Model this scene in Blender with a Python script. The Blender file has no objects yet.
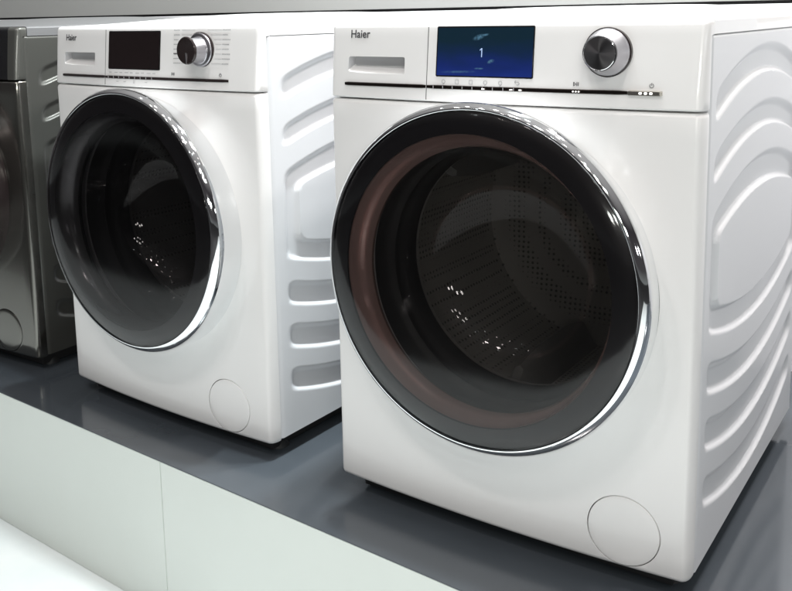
import bpy, bmesh, math, random
from mathutils import Vector, Matrix, Euler
random.seed(7)
S = bpy.context.scene
C = S.collection
R = math.radians
W = .595          # body width
YS = .0235        # depth where the front meets the side sheet
ZB = .015         # lower edge of the front
ZM = .661         # seam between the lower front and the control panel
ZP = .757         # upper edge of the side sheet
ZT = .7775        # upper front edge
DEP = .665        # depth
ZPLAT = -.017

# ------------------------------------------------------------------ materials
def mat(name, col, rough=.4, metal=0., coat=0., coat_rough=.05, noise=None, bump=None, spec=.5, emit=None, estr=0.):
    m = bpy.data.materials.new(name); m.use_nodes = True
    nt = m.node_tree; b = nt.nodes['Principled BSDF']
    b.inputs['Base Color'].default_value = (*col, 1)
    b.inputs['Roughness'].default_value = rough
    b.inputs['Metallic'].default_value = metal
    b.inputs['Coat Weight'].default_value = coat
    b.inputs['Coat Roughness'].default_value = coat_rough
    b.inputs['Specular IOR Level'].default_value = spec
    tc = nt.nodes.new('ShaderNodeTexCoord')
    if emit:
        b.inputs['Emission Color'].default_value = (*emit, 1); b.inputs['Emission Strength'].default_value = estr
    if noise:
        sc, amt = noise
        n = nt.nodes.new('ShaderNodeTexNoise'); n.inputs['Scale'].default_value = sc; n.inputs['Detail'].default_value = 6
        nt.links.new(tc.outputs['Object'], n.inputs['Vector'])
        r = nt.nodes.new('ShaderNodeMapRange')
        r.inputs['From Min'].default_value = .3; r.inputs['From Max'].default_value = .7
        r.inputs['To Min'].default_value = max(rough - amt, .02); r.inputs['To Max'].default_value = rough + amt
        nt.links.new(n.outputs['Fac'], r.inputs['Value']); nt.links.new(r.outputs['Result'], b.inputs['Roughness'])
        mx = nt.nodes.new('ShaderNodeMix'); mx.data_type = 'RGBA'
        mx.inputs['A'].default_value = (*[c * (1 - amt * .35) for c in col], 1); mx.inputs['B'].default_value = (*col, 1)
        nt.links.new(n.outputs['Fac'], mx.inputs['Factor']); nt.links.new(mx.outputs['Result'], b.inputs['Base Color'])
    if bump:
        sc, st, dist = bump
        n2 = nt.nodes.new('ShaderNodeTexNoise'); n2.inputs['Scale'].default_value = sc; n2.inputs['Detail'].default_value = 3
        nt.links.new(tc.outputs['Object'], n2.inputs['Vector'])
        bp = nt.nodes.new('ShaderNodeBump'); bp.inputs['Strength'].default_value = st; bp.inputs['Distance'].default_value = dist
        nt.links.new(n2.outputs['Fac'], bp.inputs['Height']); nt.links.new(bp.outputs['Normal'], b.inputs['Normal'])
    return m

def glass_mat(name, tint, ior=1.45, rough=.0, wave=.0):
    m = bpy.data.materials.new(name); m.use_nodes = True
    nt = m.node_tree; nt.nodes.clear()
    out = nt.nodes.new('ShaderNodeOutputMaterial')
    tr = nt.nodes.new('ShaderNodeBsdfTransparent'); tr.inputs['Color'].default_value = (*tint, 1)
    gl = nt.nodes.new('ShaderNodeBsdfGlossy'); gl.inputs['Roughness'].default_value = rough
    fr = nt.nodes.new('ShaderNodeFresnel')
    ge = nt.nodes.new('ShaderNodeNewGeometry'); mi = nt.nodes.new('ShaderNodeMapRange')   # a thin pane: the same index from both sides
    mi.inputs['To Min'].default_value = ior; mi.inputs['To Max'].default_value = 1 / ior
    nt.links.new(ge.outputs['Backfacing'], mi.inputs['Value']); nt.links.new(mi.outputs['Result'], fr.inputs['IOR'])
    # small waviness so the reflections break up like moulded glass
    tc = nt.nodes.new('ShaderNodeTexCoord'); n = nt.nodes.new('ShaderNodeTexNoise'); n.inputs['Scale'].default_value = 9
    nt.links.new(tc.outputs['Object'], n.inputs['Vector'])
    bp = nt.nodes.new('ShaderNodeBump'); bp.inputs['Strength'].default_value = wave; bp.inputs['Distance'].default_value = .002
    if not wave: n.inputs['Scale'].default_value = 1
    nt.links.new(n.outputs['Fac'], bp.inputs['Height']); wave and nt.links.new(bp.outputs['Normal'], gl.inputs['Normal'])
    mx = nt.nodes.new('ShaderNodeMixShader')
    nt.links.new(fr.outputs[0], mx.inputs[0]); nt.links.new(tr.outputs[0], mx.inputs[1]); nt.links.new(gl.outputs[0], mx.inputs[2])
    nt.links.new(mx.outputs[0], out.inputs[0])
    return m

def drum_mat():
    m = mat('perforated_drum_steel', (.70, .69, .66), .36, .35)
    nt = m.node_tree; b = nt.nodes['Principled BSDF']
    tc = nt.nodes.new('ShaderNodeTexCoord')
    v = nt.nodes.new('ShaderNodeTexVoronoi'); v.inputs['Scale'].default_value = 100; v.inputs['Randomness'].default_value = .12
    nt.links.new(tc.outputs['Object'], v.inputs['Vector'])
    r = nt.nodes.new('ShaderNodeMapRange'); r.inputs['From Min'].default_value = .18; r.inputs['From Max'].default_value = .34
    nt.links.new(v.outputs['Distance'], r.inputs['Value'])
    mx = nt.nodes.new('ShaderNodeMix'); mx.data_type = 'RGBA'
    mx.inputs['A'].default_value = (.26, .26, .25, 1); mx.inputs['B'].default_value = (.70, .69, .66, 1)
    nt.links.new(r.outputs['Result'], mx.inputs['Factor']); nt.links.new(mx.outputs['Result'], b.inputs['Base Color'])
    bp = nt.nodes.new('ShaderNodeBump'); bp.inputs['Strength'].default_value = .6; bp.inputs['Distance'].default_value = .003
    nt.links.new(r.outputs['Result'], bp.inputs['Height']); nt.links.new(bp.outputs['Normal'], b.inputs['Normal'])
    return m

def screen_mat():
    m = bpy.data.materials.new('blue_lit_screen'); m.use_nodes = True
    nt = m.node_tree; b = nt.nodes['Principled BSDF']
    b.inputs['Base Color'].default_value = (.004, .005, .01, 1); b.inputs['Roughness'].default_value = .06
    tc = nt.nodes.new('ShaderNodeTexCoord'); sp = nt.nodes.new('ShaderNodeSeparateXYZ')
    nt.links.new(tc.outputs['Object'], sp.inputs[0])
    n = nt.nodes.new('ShaderNodeTexNoise'); n.inputs['Scale'].default_value = 14; n.inputs['Detail'].default_value = 2
    mp = nt.nodes.new('ShaderNodeMapping'); mp.inputs['Scale'].default_value = (1, 1, 3.2)
    nt.links.new(tc.outputs['Object'], mp.inputs['Vector']); nt.links.new(mp.outputs[0], n.inputs['Vector'])
    r = nt.nodes.new('ShaderNodeMapRange'); r.inputs['From Min'].default_value = .700; r.inputs['From Max'].default_value = .770
    nt.links.new(sp.outputs['Z'], r.inputs['Value'])
    ad = nt.nodes.new('ShaderNodeMath'); ad.operation = 'MULTIPLY_ADD'
    nt.links.new(n.outputs['Fac'], ad.inputs[0]); ad.inputs[1].default_value = .5; nt.links.new(r.outputs['Result'], ad.inputs[2])
    cr = nt.nodes.new('ShaderNodeValToRGB'); e = cr.color_ramp.elements
    e[0].position = .18; e[0].color = (.012, .035, .26, 1)
    e[1].position = 1.2 if False else 1.0; e[1].color = (.003, .022, .035, 1)
    a = e.new(.45); a.color = (.007, .024, .17, 1)
    a = e.new(.72); a.color = (.004, .022, .075, 1)
    nt.links.new(ad.outputs[0], cr.inputs[0])
    last = cr.outputs[0]
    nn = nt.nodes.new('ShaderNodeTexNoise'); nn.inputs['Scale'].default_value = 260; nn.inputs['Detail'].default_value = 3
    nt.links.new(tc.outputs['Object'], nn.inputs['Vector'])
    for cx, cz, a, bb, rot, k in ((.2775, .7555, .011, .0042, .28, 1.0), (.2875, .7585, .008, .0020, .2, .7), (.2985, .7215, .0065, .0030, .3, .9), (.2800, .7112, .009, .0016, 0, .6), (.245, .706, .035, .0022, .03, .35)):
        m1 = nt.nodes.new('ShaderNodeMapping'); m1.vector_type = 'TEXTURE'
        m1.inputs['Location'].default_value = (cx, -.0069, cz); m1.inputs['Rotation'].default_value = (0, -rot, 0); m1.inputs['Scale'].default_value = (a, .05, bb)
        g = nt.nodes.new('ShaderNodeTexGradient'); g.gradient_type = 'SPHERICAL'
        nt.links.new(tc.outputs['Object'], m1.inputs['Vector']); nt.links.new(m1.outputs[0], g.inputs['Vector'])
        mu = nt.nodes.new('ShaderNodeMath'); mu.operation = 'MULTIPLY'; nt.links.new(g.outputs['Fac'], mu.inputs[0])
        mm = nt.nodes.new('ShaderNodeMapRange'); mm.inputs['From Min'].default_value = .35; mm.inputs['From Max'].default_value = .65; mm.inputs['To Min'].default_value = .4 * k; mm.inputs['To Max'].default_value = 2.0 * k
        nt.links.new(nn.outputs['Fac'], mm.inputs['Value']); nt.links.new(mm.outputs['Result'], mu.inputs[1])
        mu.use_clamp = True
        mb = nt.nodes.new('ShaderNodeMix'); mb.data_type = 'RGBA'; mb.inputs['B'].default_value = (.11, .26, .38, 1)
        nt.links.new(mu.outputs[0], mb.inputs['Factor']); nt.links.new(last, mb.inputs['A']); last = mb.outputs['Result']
    nt.links.new(last, b.inputs['Emission Color']); b.inputs['Emission Strength'].default_value = .7
    return m

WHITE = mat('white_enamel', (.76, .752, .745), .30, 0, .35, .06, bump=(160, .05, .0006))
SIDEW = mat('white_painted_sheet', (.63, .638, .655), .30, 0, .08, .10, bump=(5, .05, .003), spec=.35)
TOPW = mat('white_worktop', (.86, .855, .85), .3, 0, .2)
GREY = mat('titanium_grey_paint', (.095, .095, .087), .32, .5, .3, .10)
GREYF = mat('titanium_grey_gloss_front', (.17, .165, .15), .17, .92, .3, .06)
GREYTOP = mat('titanium_grey_top', (.22, .22, .225), .4, .4)
POCK = mat('recess_shade_grey', (.50, .50, .51), .35)  # grey puts the shade of the recess into the colour
DARKP = mat('black_gloss_plastic', (.012, .012, .013), .12)
CHROME = mat('chrome', (.86, .87, .88), .05, 1.0)
SATIN = mat('satin_metal', (.52, .51, .54), .28, 1.0)
STRIP = mat('dark_chrome', (.075, .058, .052), .16, 1.0)
STRIPB = mat('black_trim', (.03, .022, .022), .18, .3)
BTN = mat('warm_steel_button', (.55, .52, .47), .25, 1.0)
KCAP = mat('knob_cap_black_metal', (.16, .155, .16), .34, 1.0)
KCAP.node_tree.nodes['Principled BSDF'].inputs['Anisotropic'].default_value = .85
tg = KCAP.node_tree.nodes.new('ShaderNodeTangent'); tg.direction_type = 'RADIAL'; tg.axis = 'Y'
KCAP.node_tree.links.new(tg.outputs[0], KCAP.node_tree.nodes['Principled BSDF'].inputs['Tangent'])
BLACK = mat('black_shadowed_plastic', (.012, .012, .013), .6)
PRINT = mat('black_printed_glass_border', (.022, .022, .025), .35)
TRIM_A = mat('inner_ring_red_reflection', (.62, .42, .38), .17, .6)  # rose tint paints a reflection of red surroundings into the ring
TRIM_B = mat('smoky_grey_inner_ring', (.13, .13, .135), .18, .7)
RUB = mat('dark_rubber_gasket', (.05, .05, .052), .5)
DRUM = drum_mat()
PADDLE = mat('grey_drum_paddle', (.35, .35, .34), .35)
GLASS = glass_mat('smoked_door_glass', (.47, .455, .455), 1.45, .085, .0)
BOWL = glass_mat('clear_bowl_glass', (.72, .72, .71), 1.55, .02, .0)
BOWLD = glass_mat('smoked_bowl_glass', (.42, .42, .43), 1.6, .02, .0)
SCREEN = screen_mat()
SCREENOFF = mat('unlit_screen_glass', (.012, .008, .008), .05)
INK = mat('dark_grey_ink', (.05, .05, .055), .5)
INKL = mat('pale_grey_ink', (.36, .36, .37), .5)
GLOW = mat('screen_white_digits', (.3, .4, .6), .4, emit=(.42, .55, .85), estr=.55)
GLOWB = mat('screen_pale_teal_shape', (.05, .1, .15), .4, emit=(.10, .24, .36), estr=.55)
DOTS = mat('lit_white_dots', (.9, .9, .9), .4, emit=(1, .97, .9), estr=1.0)
LINE = mat('seam_shadow_grey', (.10, .10, .10), .6)

# ------------------------------------------------------------------ helpers
def tag(o, label=None, cat=None, group=None, kind=None):
    for k, v in (('label', label), ('category', cat), ('group', group), ('kind', kind)):
        if v: o[k] = v
    return o
def empty(name, loc=(0, 0, 0), rz=0):
    o = bpy.data.objects.new(name, None); C.objects.link(o); o.location = loc; o.rotation_euler = (0, 0, rz)
    o.empty_display_size = .1
    return o
def obj(name, bm, m, parent=None, smooth=True, angle=35):
    me = bpy.data.meshes.new(name)
    bmesh.ops.recalc_face_normals(bm, faces=bm.faces)
    if smooth:
        for f in bm.faces: f.smooth = True
        a = R(angle)
        for e in bm.edges:
            if len(e.link_faces) == 2 and e.calc_face_angle(0) > a: e.smooth = False
    bm.to_mesh(me); bm.free()
    for x in (m if isinstance(m, (list, tuple)) else [m]): me.materials.append(x)
    o = bpy.data.objects.new(name, me); C.objects.link(o); o.parent = parent
    return o
def box(bm, x0, x1, y0, y1, z0, z1, bev=0, seg=2):
    vs = [bm.verts.new((x, y, z)) for x in (x0, x1) for y in (y0, y1) for z in (z0, z1)]
    fs = [(0, 1, 3, 2), (4, 6, 7, 5), (0, 4, 5, 1), (2, 3, 7, 6), (0, 2, 6, 4), (1, 5, 7, 3)]
    fc = [bm.faces.new([vs[i] for i in f]) for f in fs]
    if bev:
        ed = list({e for f in fc for e in f.edges})
        bmesh.ops.bevel(bm, geom=ed, offset=bev, segments=seg, affect='EDGES', profile=.5)
    return vs
def loft(bm, loops, cap=True):
    rs = [[bm.verts.new(p) for p in L] for L in loops]
    n = len(rs[0])
    for a, b in zip(rs, rs[1:]):
        for i in range(n):
            j = (i + 1) % n
            bm.faces.new((a[i], a[j], b[j], b[i]))
    if cap:
        bm.faces.new(rs[0][::-1]); bm.faces.new(rs[-1])
def lathe(bm, prof, cx, cz, n=128, close=False, shear=None, a0=0, a1=2 * math.pi):
    """turn (r, y) about the y axis at cx, cz; shear(y) lifts the centre a little"""
    full = abs(a1 - a0 - 2 * math.pi) < 1e-6
    rings = []
    for r, y in prof:
        zc = cz + (shear(y) if shear else 0)
        if r < 1e-6:
            rings.append([bm.verts.new((cx, y, zc))]); continue
        rings.append([bm.verts.new((cx + r * math.cos(a0 + (a1 - a0) * i / n), y, zc + r * math.sin(a0 + (a1 - a0) * i / n))) for i in range(n)])
    seq = list(zip(rings, rings[1:])) + ([(rings[-1], rings[0])] if close else [])
    for A, B in seq:
        for i in range(n):
            j = (i + 1) % n
            if len(A) == 1: bm.faces.new((A[0], B[i], B[j]))
            elif len(B) == 1: bm.faces.new((A[i], A[j], B[0]))
            else: bm.faces.new((A[i], A[j], B[j], B[i]))
def smooth_prof(pts, k=4):
    out = []
    n = len(pts)
    for i in range(n - 1):
        p0 = pts[max(i - 1, 0)]; p1 = pts[i]; p2 = pts[i + 1]; p3 = pts[min(i + 2, n - 1)]
        for s in range(k):
            t = s / k
            out.append(tuple(.5 * (2 * b + (c - a) * t + (2 * a - 5 * b + 4 * c - d) * t * t + (3 * b - a - 3 * c + d) * t ** 3)
                             for a, b, c, d in zip(p0, p1, p2, p3)))
    out.append(pts[-1])
    return out
BOW = .0135
RX = .011
def fy(x, z):
    """y of the front surface at x, z"""
    u = 2 * x / W - 1
    y = -BOW * (1 - u * u)
    if z > ZM: y += .0115 * max(0, (z - ZM) / (ZT - ZM)) ** 1.15
    return y
def path(z, inset=0., back=YS):
    """closed loop round the front, rounded corners, at height z"""
    P = []
    x0, x1 = inset * .6, W - inset * .6
    rx, K = RX, 7
    def f(x): return fy(x, z) + inset
    ya = f(x0 + rx)
    yb = f(x1 - rx)
    P.append((x0, back, z))
    for i in range(K + 1):
        a = i / K * math.pi / 2
        P.append((x0 + rx * (1 - math.cos(a)), (YS - .002) + (ya - YS + .002) * math.sin(a), z))
    n = 30
    for i in range(1, n):
        x = x0 + rx + (x1 - x0 - 2 * rx) * i / n
        P.append((x, f(x), z))
    for i in range(K + 1):
        a = (1 - i / K) * math.pi / 2
        P.append((x1 - rx * (1 - math.cos(a)), (YS - .002) + (yb - YS + .002) * math.sin(a), z))
    P.append((x1, back, z))
    return P
def cut(o, bm_or_list):
    """cut the given shapes out of o"""
    for b in bm_or_list:
        me = bpy.data.meshes.new('cutter'); bmesh.ops.recalc_face_normals(b, faces=b.faces); b.to_mesh(me); b.free()
        me.materials.append(o.data.materials[-1])
        c = bpy.data.objects.new('cutter', me); C.objects.link(c)
        md = o.modifiers.new('cut', 'BOOLEAN'); md.operation = 'DIFFERENCE'; md.object = c; md.solver = 'EXACT'
        try: md.material_mode = 'TRANSFER'
        except Exception: pass
        par = o.parent; o.parent = None
        bpy.context.view_layer.update()
        dg = bpy.context.evaluated_depsgraph_get()
        new = bpy.data.meshes.new_from_object(o.evaluated_get(dg))
        o.modifiers.clear(); o.data = new; o.parent = par
        bpy.data.objects.remove(c)
        bm = bmesh.new(); bm.from_mesh(new)
        for f in bm.faces: f.smooth = True
        for e in bm.edges:
            e.smooth = not (len(e.link_faces) != 2 or e.calc_face_angle(0) > R(32))
        bm.to_mesh(new); bm.free()
def on_front(bm, eps=.0006):
    """lay a flat x-z shape onto the front surface (y holds the relief)"""
    for v in bm.verts: v.co.y = v.co.y + fy(v.co.x, v.co.z) - eps
def plate(bm, pts, t=.0006):
    a = [bm.verts.new((x, 0, z)) for x, z in pts]; b = [bm.verts.new((x, -t, z)) for x, z in pts]
    n = len(pts)
    bm.faces.new(a); bm.faces.new(b[::-1])
    for i in range(n): bm.faces.new((a[i], b[i], b[(i + 1) % n], a[(i + 1) % n]))
def rrect(x0, x1, z0, z1, r, k=5):
    P = []
    for cx, cz, a0 in ((x1 - r, z1 - r, 0), (x0 + r, z1 - r, 90), (x0 + r, z0 + r, 180), (x1 - r, z0 + r, 270)):
        for i in range(k + 1):
            a = R(a0 + 90 * i / k); P.append((cx + r * math.cos(a), cz + r * math.sin(a)))
    return P
def bar(bm, xa, za, xb, zb, w, t=.0004):
    dx, dz = xb - xa, zb - za; l = math.hypot(dx, dz) or 1; nx, nz = -dz / l * w / 2, dx / l * w / 2
    plate(bm, [(xa + nx, za + nz), (xa - nx, za - nz), (xb - nx, zb - nz), (xb + nx, zb + nz)], t)
def lettering(name, text, x, z, w, h, m, parent, bold=.0):
    cu = bpy.data.curves.new(name, 'FONT'); cu.body = text; cu.size = 1; cu.extrude = .01; cu.offset = bold
    o = bpy.data.objects.new(name, cu); C.objects.link(o); bpy.context.view_layer.update()
    me = bpy.data.meshes.new_from_object(o.evaluated_get(bpy.context.evaluated_depsgraph_get()))
    bpy.data.objects.remove(o)
    xs = [v.co.x for v in me.vertices]; ys = [v.co.y for v in me.vertices]
    x0, x1, y0, y1 = min(xs), max(xs), min(ys), max(ys)
    bm = bmesh.new(); bm.from_mesh(me)
    for v in bm.verts:
        X = x + (v.co.x - x0) / (x1 - x0) * w; Z = z + (v.co.y - y0) / (y1 - y0) * h
        v.co = Vector((X, -.0005 if v.co.z > 0 else 0, Z))
    on_front(bm, .0004)
    return obj(name, bm, m, parent, smooth=False)

# ------------------------------------------------------------------ side sheet with pressed pockets
def arc_up(z_end, h): return lambda y: z_end + h * (1 - ((y - .34) / .28) ** 2)
BANDS = [(arc_up(.642, .051), arc_up(.684, .053)), (arc_up(.559, .050), arc_up(.598, .051))]
BANDS += [(arc_up(.268, -.045), arc_up(.313, -.042)), (arc_up(.185, -.047), arc_up(.232, -.044)), (arc_up(.102, -.047), arc_up(.147, -.043))]
def smin(a, b, k=.010):
    h = max(0, min(1, .5 + .5 * (b - a) / k)); return b + (a - b) * h - k * h * (1 - h)
def pocket_depth(y, z):
    d = 0
    E = .0064
    for lo, hi in BANDS:
        s = smin(smin(z - lo(y), (hi(y) - z) * .55), smin((y - .056) * .6, (.624 - y) * .6), .012)
        if s > 0: d = max(d, s)
    # ring-shaped pocket round the middle plate
    s = smin(smin(z - arc_up(.354, -.044)(y), (arc_up(.515, .052)(y) - z) * .55), smin((y - .056) * .6, (.624 - y) * .6), .012)
    p = smin(smin(z - arc_up(.392, -.040)(y), arc_up(.475, .041)(y) - z), smin(y - .094, .586 - y), .018)
    s = min(s, -p + .0)
    d = max(d, s)
    t = max(0, min(1, d / E)); return .0078 * (t + .35 * (t * t * (3 - 2 * t) - t))
def side_bm(sx):
    bm = bmesh.new()
    ny, nz = 120, 400
    y0, y1, z0, z1 = YS + .0015, DEP, ZB + .004, ZP
    X = W if sx > 0 else 0
    g = []
    for j in range(nz + 1):
        z = z0 + (z1 - z0) * j / nz
        row = []
        for i in range(ny + 1):
            y = y0 + (y1 - y0) * i / ny
            e = min(y - y0, y1 - y, z1 - z)
            rr = .003 * (1 - min(1, e / .004)) ** 2
            row.append(bm.verts.new((X - sx * (pocket_depth(y, z) + rr), y, z)))
        g.append(row)
    for j in range(nz):
        for i in range(ny):
            bm.faces.new((g[j][i], g[j][i + 1], g[j + 1][i + 1], g[j + 1][i]))
    # turned-in flanges
    rim = g[0][:] + [r[-1] for r in g[1:]] + g[-1][-2::-1] + [r[0] for r in g[-2:0:-1]]
    inn = [bm.verts.new((X - sx * .014, v.co.y, v.co.z)) for v in rim]
    n = len(rim)
    for i in range(n): bm.faces.new((rim[i], rim[(i + 1) % n], inn[(i + 1) % n], inn[i]))
    return bm
SIDE_CACHE = {}
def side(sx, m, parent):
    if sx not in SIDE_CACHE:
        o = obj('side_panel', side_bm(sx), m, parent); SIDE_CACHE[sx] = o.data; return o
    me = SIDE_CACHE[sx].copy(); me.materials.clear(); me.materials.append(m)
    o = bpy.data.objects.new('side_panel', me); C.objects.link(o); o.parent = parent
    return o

# ------------------------------------------------------------------ one washing machine
def machine(style, loc, rz, label):
    white = style != 'grey'
    body = WHITE if white else GREYF
    sidem = SIDEW if white else GREY
    topm = TOPW if white else GREYTOP
    root = empty('washing_machine', loc, rz)
    tag(root, label, 'washing machine', 'front loading washing machines in a row on the platform')
    # porthole centre
    dcx, dcz, dr = {'big': (.298, .4015, .2505), 'small': (.296, .3985, .2485), 'grey': (.292, .402, .249)}[style]
    shear = lambda y: .0135 * min(1, max(0, (-y - .008) / .064))
    # -------- lower front
    bm = bmesh.new()
    L = []
    for z, ins in ((ZB, .007), (ZB + .0012, .0035), (ZB + .004, .0012), (ZB + .008, 0)): L.append(path(z, ins))
    nz = 24
    for i in range(1, nz): L.append(path(ZB + .008 + (ZM - .002 - ZB - .008 - .007) * i / nz, 0))
    for z, ins in ((ZM - .009, 0), (ZM - .0055, .0008), (ZM - .003, .003), (ZM - .002, .006)): L.append(path(z, ins))
    loft(bm, L)
    front = obj('front_panel', bm, body, root)
    c1 = bmesh.new(); lathe(c1, [(0, -.06), (.212, -.06), (.212, .05), (0, .05)], dcx, dcz, 96)
    fx, fz, fr = (.5045, .0705, .0520) if style == 'big' else (.4925, .0705, .0520)
    c2 = bmesh.new(); lathe(c2, [(0, -.05), (fr, -.05), (fr, .004), (0, .004)], fx, fz, 72)
    cut(front, [c1, c2])
    # service cover, lower right
    bm = bmesh.new()
    pr = [(0, 0), (fr - .012, 0), (fr - .0035, .0002), (fr - .0018, .0006), (fr - .0012, .0018), (fr - .0012, .008), (0, .008)]
    lathe(bm, pr, fx, fz, 72)
    for v in bm.verts: v.co.y += fy(v.co.x, v.co.z) - .0007
    obj('filter_cover', bm, body, root)
    # -------- control panel with a lip that tucks under the worktop
    pm = body if white else DARKP
    bm = bmesh.new()
    L = []
    for z, ins in ((ZM, .005), (ZM + .001, .0015), (ZM + .003, 0)): L.append(path(z, ins))
    for i in range(1, 9):
        z = ZM + .003 + (ZP - .0005 - ZM - .003) * i / 9; L.append(path(z, 0))
    L.append(path(ZP - .0004, 0)); L.append(path(ZP + .0006, 0, .0335))
    for z, ins in ((ZT - .008, 0), (ZT - .005, .0006), (ZT - .0025, .0022), (ZT - .0008, .005), (ZT, .010)): L.append(path(z, ins, .0335))
    loft(bm, L)
    panel = obj('control_panel', bm, [pm, POCK], root)
    dx0, dx1 = .0385, .150
    c = bmesh.new()   # finger recess of the drawer: its floor slopes out
    Lp = []
    for y, dz0, dz1, dx in ((-.04, -.003, .001, -.003), (-.002, .0, 0, 0), (.003, .004, 0, .0015), (.016, .0105, -.001, .004)):
        Lp.append([(x, y + .0, z) for x, z in rrect(dx0 + dx, dx1 - dx * .5, .7005 + dz0, .7258 + dz1, .003)])
    loft(c, Lp)
    cut(panel, [c])
    for f in panel.data.polygons:
        if f.material_index == 1 and f.normal.z > .3: f.material_index = 0  # up-facing floor stays body white: the light it catches is painted in
        if not white and f.center.x > W - .034: f.material_index = 2
    if not white: panel.data.materials.append(GREY)
    # -------- detergent drawer: outline seam and marks
    split = .1915 if style == 'big' else .186
    dr_o = empty('detergent_drawer', (0, 0, 0)); dr_o.parent = root
    bm = bmesh.new(); bar(bm, split, ZM + .003, split + .005 * 0, ZT - .007, .0011); on_front(bm, .0003)
    obj('drawer_seam', bm, LINE if white else BLACK, dr_o, smooth=False)
    if white:
        if style == 'big': lettering('brand_lettering', 'Haier', .0435, .7545, .0385, .0125, INK, dr_o, .008)
        else: lettering('brand_lettering', 'Haier', .0445, .7495, .038, .0125, INK, dr_o, .004)
    # -------- trim strip and buttons
    zs = .6832 if style == 'big' else .6795
    bm = bmesh.new()
    def rod(bm, xa, xb, z, h, t, n=24):
        LL = []
        for i in range(n + 1):
            x = xa + (xb - xa) * i / n
            k = 1.0
            if i == 0 or i == n: k = .8
            LL.append([(x, fy(x, z) - t * k * min(1, 1.6 * math.sin(a)) + .0002, z + h / 2 * k * (math.cos(a) if 0 < q < 8 else (1 if q == 0 else -1))) for q, a in [(q, math.pi * q / 8) for q in range(9)]] + [(x, fy(x, z) + .002, z - h / 2 * k), (x, fy(x, z) + .002, z + h / 2 * k)])
        loft(bm, LL)
    xe = .4975 if style == 'big' else .527
    if white:
        rod(bm, .034, split - .0012, zs, .0058, .0022); rod(bm, split + .0012, xe, zs, .0058, .0022)
        st = obj('trim_strip', bm, STRIP if style == 'big' else STRIPB, root)
        if style == 'big':
            bm = bmesh.new(); rod(bm, .4985, .5425, zs, .0068, .0045, 24); pb = obj('start_button', bm, BTN, root)
            bm = bmesh.new()
            def dot(x0, x1, z0, z1, lift, par):
                bm = bmesh.new(); plate(bm, rrect(x0, x1, z0, z1, min(x1 - x0, z1 - z0) * .4))
                for v in bm.verts: v.co.y += fy(v.co.x, zs) - lift
                obj('indicator_light', bm, DOTS, par)
            for k in range(3): dot(.5135 + k * .0068, .5175 + k * .0068, zs - .0013, zs + .0017, .0046, pb)
            for x in (.3665, .3705, .3745): dot(x + .057, x + .0592, zs - .0009, zs + .0009, .0032, st)
            for x in (.287, .331, .345): dot(x, x + .0045, zs - .0012, zs + .0004, .0032, st)
        for k in range(9):
            x = split + .013 + k * (.0165 if style == 'big' else .0165)
            bm = bmesh.new(); plate(bm, rrect(x, x + .0008, zs - .0020, zs + .0022, .0003))
            for v in bm.verts: v.co.y += fy(v.co.x, zs) - .0022
            obj('key_divider', bm, INKL, st)
    # -------- display
    if white:
        sx0, sx1, sz0, sz1 = (.2075, .3645, .6985, .7712) if style == 'big' else (.197, .352, .6950, .7680)
        bm = bmesh.new(); plate(bm, rrect(sx0, sx1, sz0, sz1, .0022), .0009); on_front(bm, .0001)
        disp = obj('display_screen', bm, DARKP, root)
        bm = bmesh.new(); plate(bm, rrect(sx0 + .0022, sx1 - .0016, sz0 + .002, sz1 - .0022, .001), .0003); on_front(bm, .0013)
        obj('screen_glass', bm, SCREEN if style == 'big' else SCREENOFF, disp)
        if style == 'big':
            def shape(P, m, nm):
                bm = bmesh.new(); plate(bm, P, .0002); on_front(bm, .0020); return obj(nm, bm, m, disp, smooth=False)
            X, Z = .2835, .7275
            shape([(X, Z), (X + .0012, Z), (X + .0012, Z + .0125), (X, Z + .0125), (X - .0026, Z + .0103), (X - .0026, Z + .0091), (X, Z + .0108)], GLOW, 'digit')
        # icons / captions below, one object each
        def symbol(m, draw):
            bm = bmesh.new(); draw(bm); on_front(bm); obj('key_symbol', bm, m, panel, smooth=False)
        def ring(bm, x, z, r, n=10, a0=0, a1=2 * math.pi, w=.0006):
            for i in range(n): 
                a, b = a0 + (a1 - a0) * i / n, a0 + (a1 - a0) * (i + 1) / n
                bar(bm, x + r * math.cos(a), z + r * math.sin(a), x + r * math.cos(b), z + r * math.sin(b), w)
        if style == 'big':
            for k, x in enumerate((.2215, .2445, .2675, .291, .315, .341)):
                z = .6915; r = .0028
                def draw_it(bm, k=k, x=x):
                    if k in (0, 3, 4):
                        ring(bm, x, z, r); bar(bm, x - .001, z - .0045, x + .002, z - .0022, .0006)
                    elif k in (1, 2):
                        for q in ((-r, -r, r, -r), (r, -r, r, r), (r, r, -r, r), (-r, r, -r, -r)): bar(bm, x + q[0], z + q[1], x + q[2], z + q[3], .0005)
                    else:
                        for q in ((-.004, .002, .002, .002), (.002, .002, .0035, 0), (.0035, 0, .002, -.002), (.002, -.002, -.001, -.002), (-.004, .002, -.0022, .0038), (-.004, .002, -.0022, .0002)):
                            bar(bm, x + q[0], z + q[1], x + q[2], z + q[3], .0007)
                symbol(INKL, draw_it)
        else:
            for k in range(9):
                x = .200 + k * .0165
                symbol(INKL, lambda bm: [bar(bm, x + q * .0028, .6888, x + q * .0028 + .0019, .6888, .0011) for q in range(3 + k % 2)])
            for x in (.223, .246, .31): symbol(INKL, lambda bm: bar(bm, x, .6715, x + .007, .6715, .0008))
            symbol(INKL, lambda bm: [bar(bm, .275, .6735 - q, .2795, .6735 - q, .0006) for q in (0, .0022, .0044)])
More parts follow.
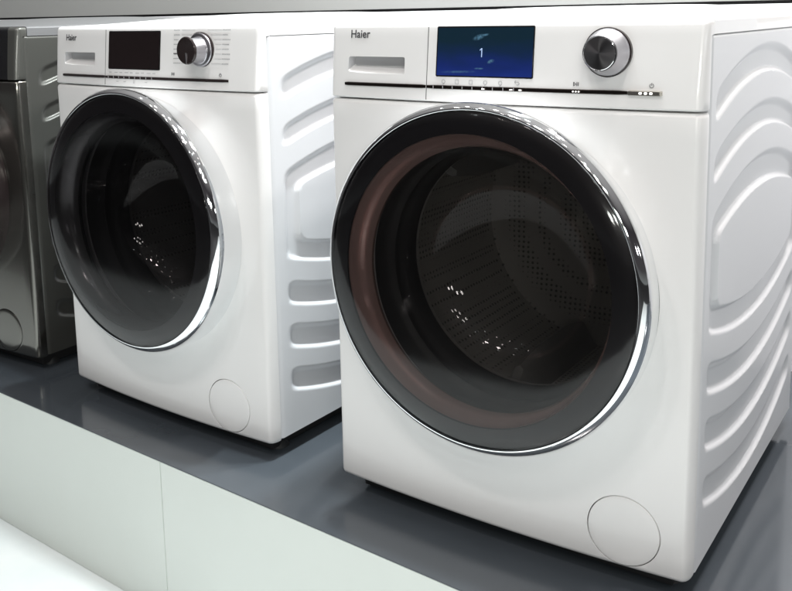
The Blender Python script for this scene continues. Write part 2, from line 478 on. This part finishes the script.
        for x, kind in (((.427, 0), (.5285, 1)) if style == 'big' else ((.388, 0), (.508, 1))):
            z = zs + .0098; r = .0026
            def draw_it(bm):
                if kind:
                    ring(bm, x, z, r, 11, math.pi / 2 + .4, math.pi * 2.5 - .4); bar(bm, x, z + .0002, x, z + .0036, .0006)
                else:
                    bar(bm, x - .003, z - r, x - .003, z + r, .0007); bar(bm, x - .003, z + r, x + .0002, z, .0006); bar(bm, x + .0002, z, x - .003, z - r, .0006)
                    bar(bm, x + .0016, z - r, x + .0016, z + r, .0008); bar(bm, x + .0036, z - r, x + .0036, z + r, .0008)
            symbol(INK, draw_it)
    # -------- programme knob
    kx, kz = {'big': (.4690, .7355), 'small': (.459, .7335), 'grey': (.459, .7335)}[style]
    yk = fy(kx, kz)
    def lathek(prof, n=64, dx=0):
        bm = bmesh.new(); lathe(bm, [(r, y + yk) for r, y in prof], kx + dx, kz, n); return bm
    if style == 'big':
        k = obj('program_knob', lathek(smooth_prof([(.0310, .001), (.0314, -.003), (.0306, -.0065), (.0285, -.0120), (.0262, -.0190), (.0243, -.0255), (.0232, -.0295)], 3) + [(0, -.0295)]), SATIN, root)
        bm = lathek([(.0328, .002), (.0328, -.0036), (.0316, -.0046), (.0309, .002)]); obj('knob_base_ring', bm, STRIPB, k)
        bm = lathek([(.0233, -.0285), (.0235, -.0305), (.0226, -.0318), (.0222, -.0305), (.0222, -.0285)]); obj('knob_collar', bm, KCAP, k)
        bm = lathek([(.0222, -.0290), (.0222, -.0322), (.0216, -.0326), (.0211, -.0318), (.0211, -.0290)]); obj('knob_rim', bm, CHROME, k)
        bm = lathek([(.0211, -.0290), (.0211, -.0316), (.020, -.0319), (0, -.0317)]); obj('knob_cap', bm, KCAP, k)
    else:
        k = obj('program_knob', lathek(smooth_prof([(.0300, .001), (.0306, -.003), (.0290, -.0052), (.0235, -.0068), (.0222, -.012), (.0208, -.027), (.0204, -.031)], 3) + [(0, -.031)]), SATIN, root)
        bm = lathek([(.0320, .002), (.0320, -.0022), (.0305, -.003), (.0302, .002)]); obj('knob_base_ring', bm, STRIPB, k)
        bm = lathek([(.0210, -.0305), (.0242, -.0315), (.0246, -.0342), (.0231, -.0362), (.0130, -.0350), (0, -.0346)]); obj('knob_cap', bm, STRIPB, k)
        bm = bmesh.new(); box(bm, kx - .0009, kx + .0009, yk - .0366, yk - .0344, kz - .0225, kz - .004); obj('knob_pointer', bm, SATIN, k)
    if style == 'small':
        # programme captions either side of the knob with their leader lines
        for i in range(8):
            z = .7688 - i * .0085
            dz = abs(z - kz); xr = math.sqrt(max(.0335 ** 2 - dz * dz, 0)) if dz < .0335 else .012
            for q2 in (-1, 1):
                bm = bmesh.new(); bar(bm, kx + q2 * (xr + .0035), z, kx + q2 * .050, z, .0005)
                x = kx + q2 * .052 if q2 > 0 else kx - .070
                for q in range(random.choice((4, 5, 6))):
                    xx = x + q * .0032
                    bar(bm, xx, z + random.uniform(-.0003, .0003), xx + .0022, z, .002 if (i, q2) == (5, -1) else .0014)
                on_front(bm); obj('program_caption', bm, INK if (i, q2) == (5, -1) else INKL, panel, smooth=False)
    # -------- worktop, very slightly crowned
    bm = bmesh.new()
    nx, ny = 40, 30
    def ztop(x, y):
        u = min(x, W - x); v = min(y - .035, DEP + .003 - y)
        r = .0035 * (1 - min(1, min(u, v if y > .3 else 1) / .005)) ** 2
        return ZT + .0012 - r + .0200 * (1 - abs(2 * x / W - 1) ** 5) * math.sin(min(1, (y - .035) / .40) * math.pi / 2) ** 1.2 * (1 - .3 * max(0, (y - .45) / .2))
    xs = [W * (.5 - .5 * math.cos(math.pi * i / nx)) for i in range(nx + 1)]
    ys = [.035 + (DEP + .003 - .035) * (i / ny) for i in range(ny + 1)]
    T = [[bm.verts.new((x, y, ztop(x, y))) for x in xs] for y in ys]
    for a, b in zip(T, T[1:]):
        for i in range(nx): bm.faces.new((a[i], a[i + 1], b[i + 1], b[i]))
    rim = T[0][:] + [r[-1] for r in T[1:]] + T[-1][-2::-1] + [r[0] for r in T[-2:0:-1]]
    low = [bm.verts.new((min(max(v.co.x, .0005), W - .0005), v.co.y, ZP + .0007)) for v in rim]
    n = len(rim)
    for i in range(n): bm.faces.new((rim[i], rim[(i + 1) % n], low[(i + 1) % n], low[i]))
    bm.faces.new(low)
    obj('worktop', bm, topm, root)
    # -------- body
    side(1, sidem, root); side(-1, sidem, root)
    bm = bmesh.new(); box(bm, .016, W - .016, DEP - .012, DEP - .002, ZB + .01, ZP); obj('rear_panel', bm, SATIN if white else GREY, root)
    bm = bmesh.new(); box(bm, .018, W - .018, .03, DEP - .015, ZB + .002, ZB + .008); obj('base_tray', bm, BLACK, root)
    bm = bmesh.new(); box(bm, .030, W - .030, .030, DEP - .03, ZPLAT + .004, ZB + .0045, .002); obj('plinth', bm, BLACK, root)
    for x in (.045, W - .045):
        for y in (.06, DEP - .06):
            bm = bmesh.new(); bmesh.ops.create_cone(bm, cap_ends=True, segments=20, radius1=.022, radius2=.016, depth=.012, matrix=Matrix.Translation((x, y, ZPLAT + .006)))
            obj('foot', bm, BLACK, root)
    # -------- door
    door = empty('door', (0, 0, 0)); door.parent = root
    k = dr / .2505
    def dl(name, prof, m, close=False, n=160, par=door):
        bm = bmesh.new(); lathe(bm, [(r * k, y) for r, y in prof], dcx, dcz, n, close, shear); return obj(name, bm, m, par, angle=50)
    dl('door_ring', smooth_prof([(.2420, .004), (.2480, -.004), (.2490, -.014), (.2525, -.034), (.2553, -.048), (.2563, -.0555), (.2561, -.0600), (.2546, -.0645), (.2512, -.0690), (.2475, -.0722), (.2450, -.0733), (.2436, -.0730)], 5) + [(.2428, -.066), (.2428, .004)], CHROME if white else STRIPB, True)
    dl('door_seal', [(.244, -.0005), (.2492, -.0012), (.2495, -.0030), (.2480, -.0045), (.244, -.0045)], RUB, True)
    dl('door_glass', [(.2436, -.0718)] + smooth_prof([(.2431, -.0735), (.2385, -.0756), (.2315, -.0781), (.2195, -.0811), (.2055, -.0833), (.1860, -.0847), (.15, -.0853), (.10, -.0856)], 4) + [(.04, -.0858), (0, -.0858)], GLASS)
    dl('glass_border', [(.2417, -.0695), (.2375, -.0718), (.2250, -.0755), (.2108, -.0778), (.2104, -.0745), (.2417, -.060)], PRINT, True)
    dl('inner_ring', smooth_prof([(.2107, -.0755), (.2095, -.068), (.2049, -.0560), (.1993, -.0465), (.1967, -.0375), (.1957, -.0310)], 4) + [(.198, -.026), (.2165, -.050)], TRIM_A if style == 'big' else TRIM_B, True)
    bowl = [(.1958, -.0345), (.1925, -.016), (.1840, .014), (.172, .045), (.151, .078), (.120, .100), (.080, .112), (.035, .117)]
    dl('glass_bowl', smooth_prof(bowl, 4) + [(0, .118)], BOWL if style == 'big' else BOWLD, n=96)
    # -------- drum seen through the glass
    bm = bmesh.new(); lathe(bm, smooth_prof([(.211, -.004), (.206, .02), (.196, .03), (.200, .045), (.192, .06), (.190, .082), (.196, .09)], 3) + [(.215, .09), (.222, .0)], dcx, dcz, 96, True); obj('door_gasket', bm, RUB, root)
    bm = bmesh.new(); lathe(bm, smooth_prof([(.192, .094), (.205, .096), (.236, .105), (.240, .125)], 3) + [(.240, .42), (.236, .432)] + smooth_prof([(.225, .436), (.17, .442), (.12, .455), (.07, .462)], 3) + [(.045, .45), (0, .445)], dcx, dcz, 96)
    drum = obj('drum', bm, DRUM, root)
    for a in (20, 140, 262):
        bm = bmesh.new()
        ca, sa = math.cos(R(a)), math.sin(R(a)); ta, tb = -sa, ca
        LL = []
        for i, (y, s) in enumerate(((.125, .35), (.14, .8), (.20, 1), (.34, 1), (.40, .8), (.425, .3))):
            hgt = .062 * s; wd = .030
            L2 = []
            for u, hh in ((-wd, 0), (-wd * .55, .45), (-wd * .25, .9), (0, 1), (wd * .25, .9), (wd * .55, .45), (wd, 0)):
                r = .238 - hgt * hh; L2.append((dcx + r * ca + u * ta, y, dcz + r * sa + u * tb))
            L2.append((dcx + .245 * ca, y, dcz + .245 * sa))
            LL.append(L2)
        loft(bm, LL); obj('paddle', bm, PADDLE, drum)
    return root

A = machine('big', (0, 0, 0), 0, 'large white washing machine in front at right with lit blue screen and chrome porthole')
B = machine('small', (-.7555, .031, 0), -.0389, 'white washing machine in the middle with dark unlit screen and ring of program captions')
G = machine('grey', (-1.5065, .0444, 0), 0, 'dark titanium grey washing machine at the far left, partly cut off')

# ------------------------------------------------------------------ platform, floor, wall
def mottled(name, c1, c2, scale, rough, coat=0, stretch=(1, 1, 1), spec=.5):
    m = mat(name, c1, rough, 0, coat, .06, spec=spec)
    nt = m.node_tree; b = nt.nodes['Principled BSDF']
    tc = nt.nodes.new('ShaderNodeTexCoord'); mp = nt.nodes.new('ShaderNodeMapping'); mp.inputs['Scale'].default_value = stretch
    n = nt.nodes.new('ShaderNodeTexNoise'); n.inputs['Scale'].default_value = scale; n.inputs['Detail'].default_value = 7
    nt.links.new(tc.outputs['Object'], mp.inputs[0]); nt.links.new(mp.outputs[0], n.inputs['Vector'])
    r = nt.nodes.new('ShaderNodeMapRange'); r.inputs['From Min'].default_value = .35; r.inputs['From Max'].default_value = .65
    nt.links.new(n.outputs['Fac'], r.inputs['Value'])
    mx = nt.nodes.new('ShaderNodeMix'); mx.data_type = 'RGBA'; mx.inputs['A'].default_value = (*c1, 1); mx.inputs['B'].default_value = (*c2, 1)
    nt.links.new(r.outputs['Result'], mx.inputs['Factor']); nt.links.new(mx.outputs['Result'], b.inputs['Base Color'])
    r2 = nt.nodes.new('ShaderNodeMapRange'); r2.inputs['To Min'].default_value = rough * .75; r2.inputs['To Max'].default_value = rough * 1.3
    nt.links.new(n.outputs['Fac'], r2.inputs['Value']); nt.links.new(r2.outputs['Result'], b.inputs['Roughness'])
    return m
SLATE = mottled('slate_grey_laminate', (.060, .070, .081), (.068, .078, .090), 4, .15, .5)
FASC = mottled('pale_green_white_laminate', (.66, .70, .66), (.69, .73, .69), 3, .35)
FLOOR = mottled('glossy_white_floor', (.78, .84, .85), (.86, .90, .90), 6, .15, .3)
WALLW = mat('white_wall_board', (.80, .79, .81), .6)
WALLG = mat('grey_header_board', (.62, .62, .60), .55)

a0, a1 = Vector((-.897, -.067, 0)), Vector((.329, -.130, 0))
d = (a1 - a0).normalized(); nrm = Vector((d.y, -d.x, 0))
plat = empty('platform', (0, 0, ZPLAT)); plat['kind'] = 'structure'
def along(t): return a0 + d * t
bm = bmesh.new()
p = [along(-3.2) + nrm * .0034, along(3.1) + nrm * .0034, Vector((2.2, .95, 0)), Vector((-4.1, .95, 0))]
lo = [bm.verts.new((q.x, q.y, -.0014)) for q in p]; hi = [bm.verts.new((q.x, q.y, 0)) for q in p]
bm.faces.new(hi); bm.faces.new(lo[::-1])
for i in range(4): bm.faces.new((lo[i], lo[(i + 1) % 4], hi[(i + 1) % 4], hi[i]))
bmesh.ops.bevel(bm, geom=[e for e in bm.edges if all(v.co.z == 0 for v in e.verts)], offset=.0005, segments=2, affect='EDGES')
obj('platform_top', bm, SLATE, plat)
joint = .552
for ta, tb in ((-3.2, -1.0), (-.9975, joint - .0005), (joint + .0005, 2.0), (2.0025, 3.1)):
    bm = bmesh.new()
    P0, P1 = along(ta) + nrm * .0028, along(tb) + nrm * .0028
    Q0, Q1 = P0 - nrm * .02, P1 - nrm * .02
    q = [P0, P1, Q1, Q0]
    lo = [bm.verts.new((v.x, v.y, -.317)) for v in q]; hi = [bm.verts.new((v.x, v.y, -.0018)) for v in q]
    bm.faces.new(hi); bm.faces.new(lo[::-1])
    for i in range(4): bm.faces.new((lo[i], lo[(i + 1) % 4], hi[(i + 1) % 4], hi[i]))
    bmesh.ops.bevel(bm, geom=list(bm.edges), offset=.0008, segments=2, affect='EDGES')
    obj('fascia_board', bm, FASC, plat)
bm = bmesh.new()
vs = [bm.verts.new(v) for v in ((-7, -9, 0), (8, -9, 0), (8, 3, 0), (-7, 3, 0))]; bm.faces.new(vs)
fl = obj('hall_floor', bm, mottled('dark_hall_carpet', (.020, .020, .022), (.030, .030, .033), 40, .9), smooth=False); fl.location = (0, 0, ZPLAT - .3215); fl['kind'] = 'structure'
bm = bmesh.new(); box(bm, -4, 3.4, -1.35, .9, -.0035, 0)
fl = obj('floor', bm, FLOOR, smooth=False); fl.location = (0, 0, ZPLAT - .3175); fl['kind'] = 'structure'
wall = empty('wall', (0, .95, 0)); wall['kind'] = 'structure'
bm = bmesh.new(); box(bm, -5, 3, 0, .03, -.32, .7990, .001); obj('lower_board', bm, WALLW, wall)
bm = bmesh.new(); box(bm, -5, 3, .012, .05, .796, .812); obj('shadow_gap', bm, BLACK, wall)
bm = bmesh.new(); box(bm, -5, 3, -.002, .03, .8062, 2.6, .001); obj('header_board', bm, WALLG, wall)

# ------------------------------------------------------------------ light
def area(name, loc, target, sx, sy, power, col=(1, 1, 1)):
    l = bpy.data.lights.new(name, 'AREA'); l.shape = 'RECTANGLE'; l.size = sx; l.size_y = sy; l.energy = power; l.color = col
    o = bpy.data.objects.new(name, l); C.objects.link(o); o.location = loc
    o.rotation_euler = (Vector(target) - Vector(loc)).to_track_quat('-Z', 'Y').to_euler()
    return o
def spot_or_fill_light(x, y, z, power, col, size=.10, tgt=None):  # used for booth spots and for added fill lamps
    l = bpy.data.lights.new('spot_or_fill_light', 'AREA'); l.shape = 'DISK'; l.size = size; l.energy = power; l.color = col
    o = bpy.data.objects.new('spot_or_fill_light', l); C.objects.link(o); o.location = (x, y, z)
    if tgt: o.rotation_euler = (Vector(tgt) - Vector((x, y, z))).to_track_quat('-Z', 'Y').to_euler()
WARM, COOL, FILL = (1, .94, .915), (.91, .985, 1), (.985, 1, .955)
# unseen spots added over the right sides, to brighten the pocket lips
for k in range(4): spot_or_fill_light(.84 + .2 * (k % 2), -.25 + k * .33, 2.7, 13, WARM, .12, (.6, .3, .4))
# fill lamps added above the gap, for the middle machine's right side
for k in range(3): spot_or_fill_light(.12 + .05 * k, .02 + k * .28, 2.5, 32, COOL, .10, (-.25, .35, .4))
# key spots high in front
for x in (-.25, .45): spot_or_fill_light(x, -2.1, 3.5, 15.5, WARM, .22, (x * .6, 0, .6))
# fill spots added off to the right, to lift the machines' sides
for k in range(6): spot_or_fill_light(1.45 + .42 * (k % 3), -1.75 - .55 * (k // 3), 2.15 + .08 * (k % 2), 2.4, FILL, .14, (-.1, 0, .35))
for k in range(4): spot_or_fill_light(1.35 + .34 * k, -2.75 + .12 * k, .95 + .12 * (k % 2), 5.0, FILL, .16, (0, 0, .3))  # low fill added in front at right, for the lower sides
for k in range(2): spot_or_fill_light(3.3, -.9 + .7 * k, .95, 2.0, (.98, .98, 1), .2, (.6, .3, .3))  # low fill added far right, for the right machine's side
# rows of round downlights over the booth: soft light together, sparkles in the door glass
for i in range(6):
    for j in range(4):
        spot_or_fill_light(-1.7 + i * .68 + .2 * (j % 2), -.55 - j * .8, 2.8 + .03 * ((i * 7 + j * 3) % 4), .85 if i < 4 else .3, WARM if (i + j) % 3 else COOL, .09)
w = bpy.data.worlds.new('World'); S.world = w; w.use_nodes = True
nt = w.node_tree; bg = nt.nodes['Background']
tc = nt.nodes.new('ShaderNodeTexCoord'); sp = nt.nodes.new('ShaderNodeSeparateXYZ'); cr = nt.nodes.new('ShaderNodeValToRGB')
mr = nt.nodes.new('ShaderNodeMapRange'); mr.inputs['From Min'].default_value = -1
nt.links.new(tc.outputs['Generated'], sp.inputs[0]); nt.links.new(sp.outputs['Z'], mr.inputs['Value']); nt.links.new(mr.outputs['Result'], cr.inputs[0])
e = cr.color_ramp.elements
e[0].position = 0; e[0].color = (.5, .52, .52, 1)
e[1].position = 1; e[1].color = (.85, .84, .83, 1)
for ps, c in ((.44, (.30, .32, .32)), (.50, (.09, .085, .09)), (.66, (.06, .055, .06)), (.80, (.42, .41, .41))):
    a = e.new(ps); a.color = (*c, 1)
nt.links.new(cr.outputs[0], bg.inputs['Color']); bg.inputs['Strength'].default_value = .62

# ------------------------------------------------------------------ camera
cam = bpy.data.cameras.new('camera'); co = bpy.data.objects.new('camera', cam); C.objects.link(co); S.camera = co
co.location = (.91237, -1.15437, .78792)
co.rotation_euler = Euler((1.418435, .017847, .594185), 'XYZ')
cam.sensor_width = 36; cam.lens = 911.388 / 792 * 36
cam.shift_y = (155.587 - 295.5) / 792
cam.clip_start = .01; cam.clip_end = 100
S.view_settings.view_transform = 'Standard'; S.view_settings.look = 'None'; S.view_settings.exposure = 0; S.view_settings.gamma = 1
S.cycles.max_bounces = 10; S.cycles.transparent_max_bounces = 12
